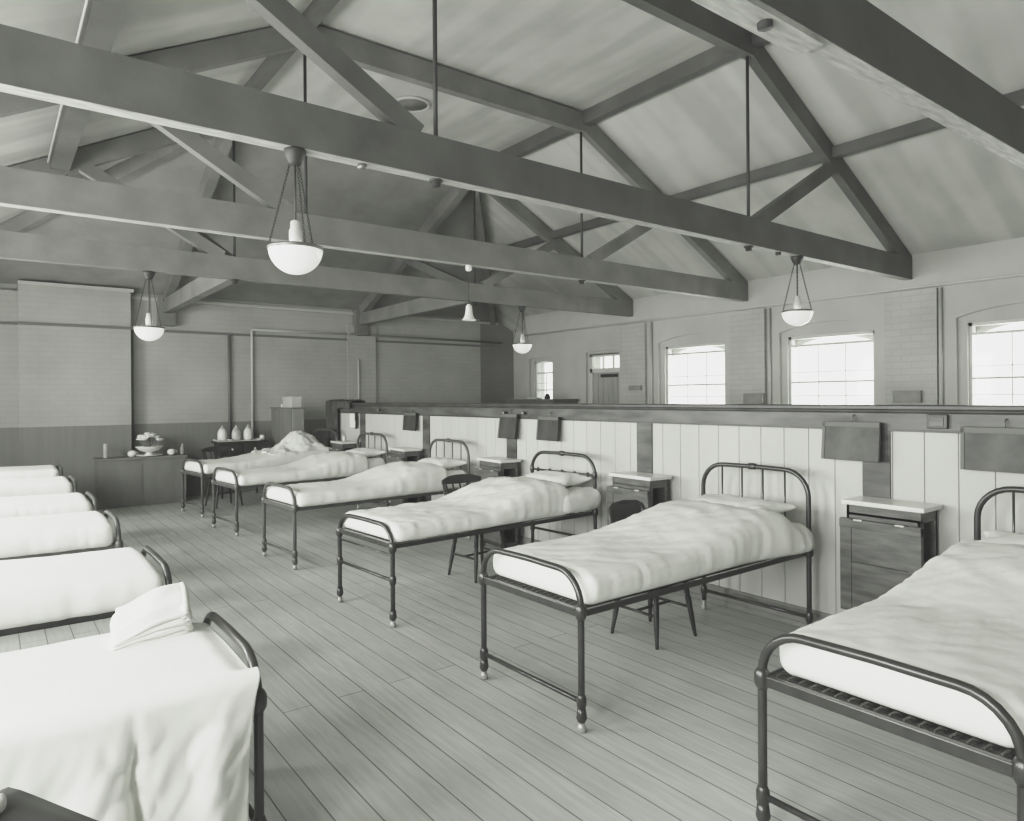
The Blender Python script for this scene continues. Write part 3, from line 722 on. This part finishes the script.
sol = o.modifiers.new('thickness', 'SOLIDIFY'); sol.thickness = .006; sol.offset = 0
tag(o, 'white cover draped over the nearest left bed and hanging down its side', 'bedding', 'white bedspreads')
# side of the mattress under the drape stays white linen
# folded blankets: three folded cloths
base = Matrix.Translation((.50, 3.05, 0)) @ Matrix(((.98, .14, 0, 0), (.20, .98, 0, 0), (0, 0, 1, 0), (0, 0, 0, 1)))
zb = .700
for k in range(3):
    th = .034; z0 = zb + k*.036; sx, sy = .142-.003*k, .215-.008*k
    def wf(p, k=k, z0=z0):
        x, y, z = p
        return (x + .012*nz(y*5+k, z*20, k) + .01*y*(k-1), y+.012*nz(x*6, z*20, k+3), zb + (z-zb)*(1-.5*smooth(.05, -.15, x)) + .006*nz(x*10, y*8, k*2) + .010*(y/.25)*(k*.25) - (0 if y > -.15 else .012*(k)))
    st = thing('folded_blanket', (0, 0, 0), ['white folded blanket at the bottom of the pile on the nearest left bed', 'white folded blanket in the middle of the pile on the nearest left bed', 'white folded blanket on top of the pile on the nearest left bed'][k], 'blanket', 'folded blankets on the nearest left bed')
    mb = MB()
    mb.soft((-sx, -sy, z0), (sx, sy, z0+th*.47), .010, .02, wf)
    mb.soft((-sx+.004, -sy+.006, z0+th*.5), (sx+.003, sy, z0+th*.97), .010, .02, wf)
    # the fold: a rounded spine joining both layers on the right-hand side
    mb.tube([wf((sx-.006, -sy+.012+(2*sy-.024)*j/14, z0+th*.49)) for j in range(15)], .019, 10)
    mb.xf(base); mb.build('cloth', M_sheetb, st)

# ------------------------------------------------------------------ lockers
def locker(x, y, rz, label, shelf=False):
    K = thing('bedside_locker', (x, y, 0), label, 'locker', 'slab-topped bedside lockers', rz)
    w, dp = .43, .22   # width along y, depth along +x ; front at x=0
    MB().bbox((-.02, -w/2-.025, .925), (dp+.012, w/2+.025, .953), .006).build('slab', M_slab, K)
    c = MB()
    c.bbox((.0, w/2-.02, .06), (dp, w/2, .925), .003); c.bbox((dp-.02, -w/2, .06), (dp, w/2, .925), .003)
    c.bbox((.0, -w/2, .86), (dp, w/2, .925), .003); c.bbox((.0, -w/2, .05), (dp, w/2, .09), .003)
    c.bbox((.0, -w/2, .05), (.02, w/2, .88), .003)
    c.bbox((.0, -w/2, .06), (.035, -w/2+.02, .88), .003); c.bbox((dp-.035, -w/2, .06), (dp, -w/2+.02, .88), .003)
    for z in (.38, .61): c.bbox((.01, -w/2+.005, z), (dp-.01, w/2-.01, z+.018), .003)
    c.build('carcass', M_wood, K)
    f = MB().bbox((-.045, -w/2-.02, .28), (-.012, -w/2+.05, .845), .004).bbox((-.045, w/2-.05, .28), (-.012, w/2+.02, .845), .004)
    f.bbox((-.040, -w/2+.05, .28), (-.015, w/2-.05, .58), .003).bbox((-.040, -w/2+.05, .583), (-.015, w/2-.05, .79), .003).bbox((-.052, -w/2-.02, .79), (-.008, w/2+.02, .842), .004)
    fo = f.build('door', M_wood, K)
    for s in (-1, 1): MB().bbox((-.056, s*.12-.025, .836), (-.03, s*.12+.025, .846), .002).build('hinge', M_caster, fo)
    lm = MB()
    for sx in (.03, dp-.03):
        for sy in (-1, 1):
            MB().lathe([(.016, 0), (.022, .05)], (sx, sy*(w/2-.03), 0), 8).build('leg', M_wood, K)
    return K
LK = [(4.24, 1.97, 'slab-topped brown wooden locker nearest the viewer, under the crooked brown board'), (4.22, 3.98, 'slab-topped wooden locker with white papers on its shelf, second from the viewer'),
      (4.21, 5.98, 'slab-topped wooden locker below the left one of the two dark boards'), (4.20, 8.04, 'slab-topped wooden locker second from the far end'),
      (4.20, 9.98, 'slab-topped wooden locker at the far end of the row')]
for i, (x, y, lab) in enumerate(LK): locker(x, y, [.0, -.03, -.06, -.05, -.05][i], lab)
def papers(x, y, z, lab):
    mb = MB()
    for k in range(3): mb.bbox((-.05+.01*k, -.09+.012*k, .012*k), (.06-.012*k, .05, .012*k+.010), .003)
    tag(mb.build('papers', M_white, None, (x, y, z), .3), lab, 'papers')
papers(4.31, 3.93, .630, 'white papers on the shelf of the second locker')
papers(4.31, 5.9, .400, 'white papers on the low shelf of the locker below the dark boards')
tag(MB().bbox((-.05, -.05, 0), (.05, .03, .012), .004).build('folded_cloth', M_white, None, (4.32, 1.87, .629), .1), 'small white cloth on the shelf of the nearest locker', 'cloth')
tag(MB().lathe([(.02, 0), (.026, .005), (.024, .07), (.012, .085), (.012, .1)], n=14).build('medicine_bottle', M_jar, None, (4.3, 9.95, .954)), 'small glass bottle on the farthest locker', 'bottle')

# ------------------------------------------------------------------ chairs
def chair(x, y, rz, label, hoop=False):
    """kitchen chair facing local +x ; back at -x"""
    K = thing('kitchen_chair', (x, y, 0), label, 'chair', 'dark kitchen chairs between the beds', rz)
    def ws(p):
        q = Vector(p); e = (q.x+.2)/.4
        return (q.x, q.y*(1-.0*e)*(0.88+.12*e), q.z-.010*(1-(q.x/.2)**2)*(1-(q.y/.2)**2))
    MB().soft((-.2, -.205, .425), (.2, .205, .46), .016, .03, ws).build('seat', M_woodd, K)
    feet = {}
    for sx in (-1, 1):
        for sy in (-1, 1):
            a = Vector((sx*.14, sy*.14, .43)); b = Vector((sx*.195, sy*.195, 0)); feet[sx, sy] = (a, b)
            pts = [a.lerp(b, t) for t in (0, .15, .3, .35, .4, .7, .9, 1)]
            MB().tube(pts, [.015, .018, .02, .015, .02, .017, .013, .011], 10).build('leg', M_woodd, K)
    for sy in (-1, 1):
        MB().tube([feet[1, sy][0].lerp(feet[1, sy][1], .55), feet[-1, sy][0].lerp(feet[-1, sy][1], .55)], .010, 8).build('stretcher', M_woodd, K)
    MB().tube([(0, -.17, .195), (0, .17, .195)], .010, 8).build('stretcher', M_woodd, K)
    cx = -.245
    if not hoop:
        def crest(u, v):
            a = (u-.5)*2; return a
        pts_o, n = [], 14
        vs, fs = [], []
        for i in range(n+1):
            a = (i/n-.5)*2; yy = a*.225; xx = cx - .045*(1-a*a); zt = .885-.035*abs(a)**2.5; zb = .80+.015*abs(a)
            vs += [(xx-.011, yy, zb), (xx+.011, yy, zb), (xx+.005, yy, zt), (xx-.013, yy, zt)]
        for i in range(n):
            for k in range(4): fs.append((i*4+k, i*4+(k+1)%4, (i+1)*4+(k+1)%4, (i+1)*4+k))
        fs += [(3, 2, 1, 0), (n*4, n*4+1, n*4+2, n*4+3)]
        MB().add(vs, fs).build('crest_rail', M_woodd, K)
    else:
        hp = [(-.175, -.17, .45), (-.2, -.175, .65), (-.22, -.18, .78), (-.235, -.165, .83), (-.25, -.12, .855), (-.262, 0, .865), (-.25, .12, .855), (-.235, .165, .83), (-.22, .18, .78), (-.2, .175, .65), (-.175, .17, .45)]
        MB().tube(hp, .013, 10).build('hoop', M_woodd, K)
        MB().prism_x([(-.165, .74), (.165, .74), (.15, .855), (-.15, .855)], -.258, -.238).build('back_board', M_woodd, K)
    for k in range(-2, 3):
        if hoop and abs(k) != 1: continue
        MB().tube([(-.17, k*.068, .45), (-.215, k*.075, .62), (cx-.04*(1-(k/3)**2), k*.085, .81 if not hoop else .75)], [.009, .012, .008], 8).build('spindle', M_woodd, K)
    if not hoop:
        for s in (-1, 1): MB().tube([(-.17, s*.165, .45), (-.215, s*.19, .62), (cx-.008, s*.208, .82)], [.014, .016, .011], 8).build('back_post', M_woodd, K)
    return K
chair(3.55, 3.15, -PI/2+.02, 'dark hoop-backed wooden chair pushed under the second nearest bed', hoop=True)
chair(3.52, 5.18, -PI/2+.08, 'dark wooden chair with curved crest rail and spindles beside the beaded bed')
chair(2.80, 10.92, -PI/2+.15, 'dark wooden chair standing behind the farthest bed near the far wall')

# ------------------------------------------------------------------ far end furniture
CT = thing('long_chest', (1.86, 12.05, 0), 'long dark chest against the far wall, bowl of flowers on it', 'chest')
MB().bbox((-.62, -.28, .70), (.62, .14, .735), .006).build('top', M_cup, CT)
MB().bbox((-.60, -.26, .0), (.60, .12, .70), .006).bbox((-.56, -.267, .06), (-.02, -.26, .64), .002).bbox((.02, -.267, .06), (.56, -.26, .64), .002).build('body', M_cup, CT)
Zt = .736
tag(MB().lathe([(.02, 0), (.045, .003), (.19, .008), (.2, .022), (.19, .018), (.05, .012)], n=32).build('dish', M_white, None, (1.97, 11.98, Zt)), 'wide flat white dish under the flower bowl', 'dish')
Bo = thing('flower_bowl', (1.97, 11.98, Zt+.014), 'white footed bowl full of pale flowers on the long chest', 'bowl')
MB().lathe([(.05, 0), (.055, .012), (.03, .03), (.05, .045), (.11, .07), (.155, .12), (.16, .135), (.15, .128), (.1, .08), (.02, .055)], n=32).xf(Matrix.Diagonal((1.2, 1.2, 1, 1))).build('bowl', M_white, Bo)
random.seed(11)
fl = MB(); lv = MB()
for k in range(46):
    a = random.uniform(0, 2*PI); rr = .17*random.random()**.6; h = .13+.20*math.sqrt(max(0, 1-(rr/.19)**2))*random.uniform(.75, 1)
    c = Vector((rr*math.cos(a), rr*math.sin(a), h))
    for q in range(5):
        b = a+2*PI*q/5; d = Vector((math.cos(b), math.sin(b), .5)).normalized()*.026
        fl.lathe([(.002, -.014), (.022, -.005), (.024, .006), (.005, .014)], c+d, 8)
    lv.tube([(rr*.3*math.cos(a), rr*.3*math.sin(a), .08), c], .003, 4)
fl.build('blooms', M_white, Bo); lv.build('stems', M_leaf, Bo)
for x, lab in ((1.73, 'small round white cup left of the flower bowl'), (2.28, 'small round white cup right of the flower bowl')):
    Q = thing('round_cup', (x, 11.95, Zt), lab, 'cup', 'round white cups beside the flower bowl')
    MB().lathe([(.03, 0), (.05, .015), (.062, .045), (.055, .075), (.035, .09), (.01, .094)], n=24).build('body', M_white, Q)
    MB().tube([(.055, 0, .07), (.08, 0, .06), (.08, 0, .035), (.055, 0, .025)], .006, 6).build('handle', M_white, Q)
tag(MB().lathe([(.028, 0), (.034, .01), (.034, .2), (.03, .215)], n=20).build('tumbler', mat('pale_glass', .42, .2, .1, 8), None, (1.38, 11.95, Zt)), 'tall pale glass standing alone at left end of the long chest', 'glass')
tag(MB().lathe([(.028, 0), (.034, .01), (.034, .1), (.022, .13), (.022, .17)], n=20).build('glass_bottle', M_cup2, None, (2.44, 11.95, Zt), ), 'dim grey glass bottle at right end of the long chest', 'bottle')
# drawer table with jars
DT = thing('drawer_table', (3.32, 11.95, 0), 'dark table with two drawers against the far wall, three jars on it', 'table')
MB().bbox((-.40, -.24, .885), (.40, .22, .915), .006).build('table_top', M_boardd, DT)
MB().bbox((-.36, -.21, .68), (.36, .2, .885), .004).build('apron', M_boardd, DT)
for s in (-1, 1):
    dr = MB().bbox((s*.18-.165, -.222, .71), (s*.18+.165, -.208, .865), .004).build('drawer', M_boardd, DT)
    MB().lathe([(.006, 0), (.008, -.012), (.018, -.02), (.012, -.03)], (s*.18, -.222, .79), 12, axis='Y').build('knob', M_white, dr)
    for q in (-1, 1): MB().tube([(s*.33, q*.18, 0), (s*.33, q*.18, .7)], [.014, .022], 8).build('leg', M_boardd, DT)
tag(MB().bbox((-.34, -.17, .0), (.34, .15, .012), .004).bbox((-.34, -.17, .0), (-.33, .15, .03), .003).bbox((.33, -.17, .0), (.34, .15, .03), .003).build('tray', M_slab, None, (3.27, 11.93, .916)), 'pale tray under the three jars on the drawer table', 'tray')
JL = ['white covered jar, leftmost of three on the drawer table', 'grey glass jar, middle of three on the drawer table', 'white covered jar, rightmost of three on the drawer table']
for k, x in enumerate((3.03, 3.25, 3.44)):
    J = thing('glass_jar', (x, 11.9, .929), JL[k], 'jar', 'jars on the drawer table')
    MB().lathe([(.05, 0), (.068, .01), (.072, .06), (.07, .13), (.05, .175), (.035, .19)], n=24).build('body', M_white if k != 1 else M_jar, J)
    MB().lathe([(.038, .188), (.04, .2), (.03, .215), (.012, .225), (.014, .24), (.006, .25)], n=20).build('lid', M_jar, J)
tag(MB().lathe([(.02, 0), (.05, .012), (.055, .02), (.045, .015)], n=20).build('saucer', M_white, None, (3.13, 11.82, .929)), 'small white saucer between the first two jars', 'saucer')
tag(MB().lathe([(.03, 0), (.04, .005), (.038, .07), (.03, .085)], n=16).build('mug', M_white, None, (3.66, 11.86, .916)), 'small pale mug at the right end of drawer table', 'mug')
# cupboard and box at the end of the partition
CU = thing('tall_cupboard', (3.98, 11.55, 0), 'tall plain cupboard between far wall and the partition end', 'cupboard')
MB().bbox((-.09, -.52, 0), (.10, .52, 1.44), .006).build('carcass', M_cup2, CU)
for q in (-1, 1): MB().bbox((-.105, q*.255-.245, .08), (-.09, q*.255+.245, 1.43), .004).build('door', M_cup, CU)
MB().bbox((-.115, -.53, 1.44), (.11, .53, 1.462), .005).build('top', M_cup, CU)
BX = thing('cardboard_box', (3.99, 11.35, 1.462), 'pale box on top of the tall cupboard', 'box')
MB().bbox((-.08, -.22, 0), (.08, .22, .17), .004).build('box', M_plain, BX)
MB().bbox((-.085, -.225, .135), (.085, .225, .178), .003).build('lid', M_plain, BX)
tag(MB().lathe([(.015, 0), (.02, .004), (.01, .02), (.025, .035), (.01, .055)], n=14).build('glass_stopper', M_white, None, (3.95, 11.72, 1.462)), 'tiny white stopper left of the box on the cupboard', 'stopper')
# dark coats over the end of the partition
def coat(cy, w, hang, seed, lab, zt=1.55):
    def f(u, v):
        y = cy+(u-.5)*w*(1+.08*nz(v*3, seed, 1)); s = (v-.5)*2
        if abs(s) < .25: x = XP+.05+s/.25*.11; z = zt+.02*math.cos(s/.25*PI/2)
        else: q = (abs(s)-.25)/.75; x = XP+.05+(1 if s > 0 else -1)*(.115+.02*nz(u*7, s*3, seed)); z = zt-q*hang
        z += .015*nz(u*6+seed, v*5, seed)
        return Vector((x+.018*math.sin(u*19+seed)*abs(s), y, z))
    o = MB().grid(f, 30, 40).build('coat', M_dark); m = o.modifiers.new('t', 'SOLIDIFY'); m.thickness = .016; m.offset = 1
    tag(o, lab, 'coat', 'dark coats over the partition rail')
coat(10.75, .46, .62, 2, 'dark coat hanging over the partition rail at its far end')
coat(10.25, .50, .10, 5, 'dark cloth rolled on the partition rail near its far end')
# sideboard beyond the partition, boxes on right wall
SB = thing('sideboard', (8.55, 10.55, 0), 'dark cabinet against right wall beyond the partition, below the small far window', 'cabinet')
MB().bbox((-.2, -.75, 0), (.38, .75, 1.53), .01).build('carcass', M_cup, SB)
MB().bbox((-.23, -.78, 1.53), (.4, .78, 1.565), .008).build('top', M_cup, SB)
for k in range(3): MB().bbox((-.215, -.72+k*.49, .1), (-.2, -.26+k*.49, 1.48), .003).build('door', M_cup, SB)
tag(MB().lathe([(.05, 0), (.06, .02), (.04, .09), (.02, .1)], n=14).build('ink_pot', M_boardd, None, (8.5, 10.15, 1.566)), 'small dark pot on the dark cabinet beyond the partition', 'pot')
tag(MB().bbox((-.08, -.12, 0), (.08, .12, .03), .004).build('book', M_slab, None, (8.5, 10.55, 1.566)), 'flat pale book on the dark cabinet beyond the partition', 'book')
for y, z, lab in ((5.95, 1.585, 'small dark wall box between two right-hand windows, farther one'), (3.83, 1.60, 'small dark wall box on the nearest brick pier')):
    Q = thing('wall_box', (XW-.06, y, z), lab, 'box')
    MB().bbox((-.06, -.16, -.10), (.0, .16, .05), .006).build('box', M_cup2, Q)
    MB().bbox((-.066, -.14, -.09), (-.06, .14, .035), .002).build('lid', M_cup2, Q)
tag(MB().bbox((-.05, -.14, -.03), (0, .14, .05), .008).build('wall_shelf', M_cup2, None, (XW-.06, 8.28, 1.74)), 'small dark wall bracket right of the far door', 'shelf')

# dark table corner beside camera
TB = thing('side_table', (-.03, 1.45, 0), 'dark-topped small table at the bottom left corner', 'table', rz=.48)
def tt(p): return p
MB().soft((-.25, -.35, .73), (.25, .35, .768), .017, .05).build('table_top', M_woodd, TB)
MB().bbox((-.2, -.29, .64), (.2, .29, .73), .005).build('apron', M_woodd, TB)
for sx in (-1, 1):
    for sy in (-1, 1): MB().tube([(sx*.18, sy*.27, 0), (sx*.18, sy*.27, .65)], [.016, .024], 10).build('leg', M_woodd, TB)
def nap(p): return (p.x+.01*nz(p.y*9, p.z*9, 1), p.y, p.z+.008*nz(p.x*14, p.y*14, 2))
tag(MB().soft((-.07, -.08, .769), (.07, .08, .81), .015, .015, nap).build('folded_cloth', M_sheet, None, (-.075, 1.765, 0), .6), 'white folded cloth on the dark table at bottom left', 'cloth')

# ------------------------------------------------------------------ light
w = bpy.data.worlds.new('World'); bpy.context.scene.world = w; w.use_nodes = True
nt = w.node_tree; bg = nt.nodes['Background']
bg.inputs[0].default_value = (.97, 1.0, .95, 1); bg.inputs[1].default_value = 3.0
def area(loc, rot, sx, sy, e, name='daylight'):
    l = bpy.data.lights.new(name, 'AREA'); l.shape = 'RECTANGLE'; l.size = sx; l.size_y = sy; l.energy = e; l.color = (.99, 1, .965)
    o = bpy.data.objects.new(name, l); C.objects.link(o); o.location = loc; o.rotation_euler = rot; return o
for yc in (.7, 2.6, 4.9, 7.1, 9.4):
    area((XLW-.28, yc, 1.85), (0, -math.radians(78), 0), 1.6, 1.15, 125)
for a, b in WIN:
    area((XW+.75, (a+b)/2, 2.1), (0, math.radians(75), 0), 1.5, 1.4, 110)

# ------------------------------------------------------------------ camera
f_px, yaw, v0, roll = 692.43, .646, 397.5, -.0072
cam = bpy.data.cameras.new('camera'); co = bpy.data.objects.new('camera', cam); C.objects.link(co)
cam.sensor_width = 36; cam.sensor_fit = 'HORIZONTAL'; cam.lens = f_px/1024*36
cam.shift_y = -(410.5-v0)/1024; cam.clip_start = .05
co.matrix_world = Matrix.Translation((0, 0, 1.6)) @ Matrix.Rotation(-yaw, 4, 'Z') @ Matrix.Rotation(PI/2, 4, 'X') @ Matrix.Rotation(-roll if False else roll, 4, 'Z')
bpy.context.scene.camera = co
vs = bpy.context.scene.view_settings
vs.view_transform = 'Standard'; vs.look = 'None'; vs.exposure = 0; vs.gamma = 1
vs.use_curve_mapping = True
cm = vs.curve_mapping
cm.white_level = (2.5, 2.5, 2.5)
c = cm.curves[3]
c.points[0].location = (0, .017); c.points[-1].location = (1, .86)
for p in ((.05, .066), (.14, .172), (.32, .37), (.6, .585), (1.0, .75), (1.7, .83)): c.points.new(p[0]/2.5, p[1])
cm.update()
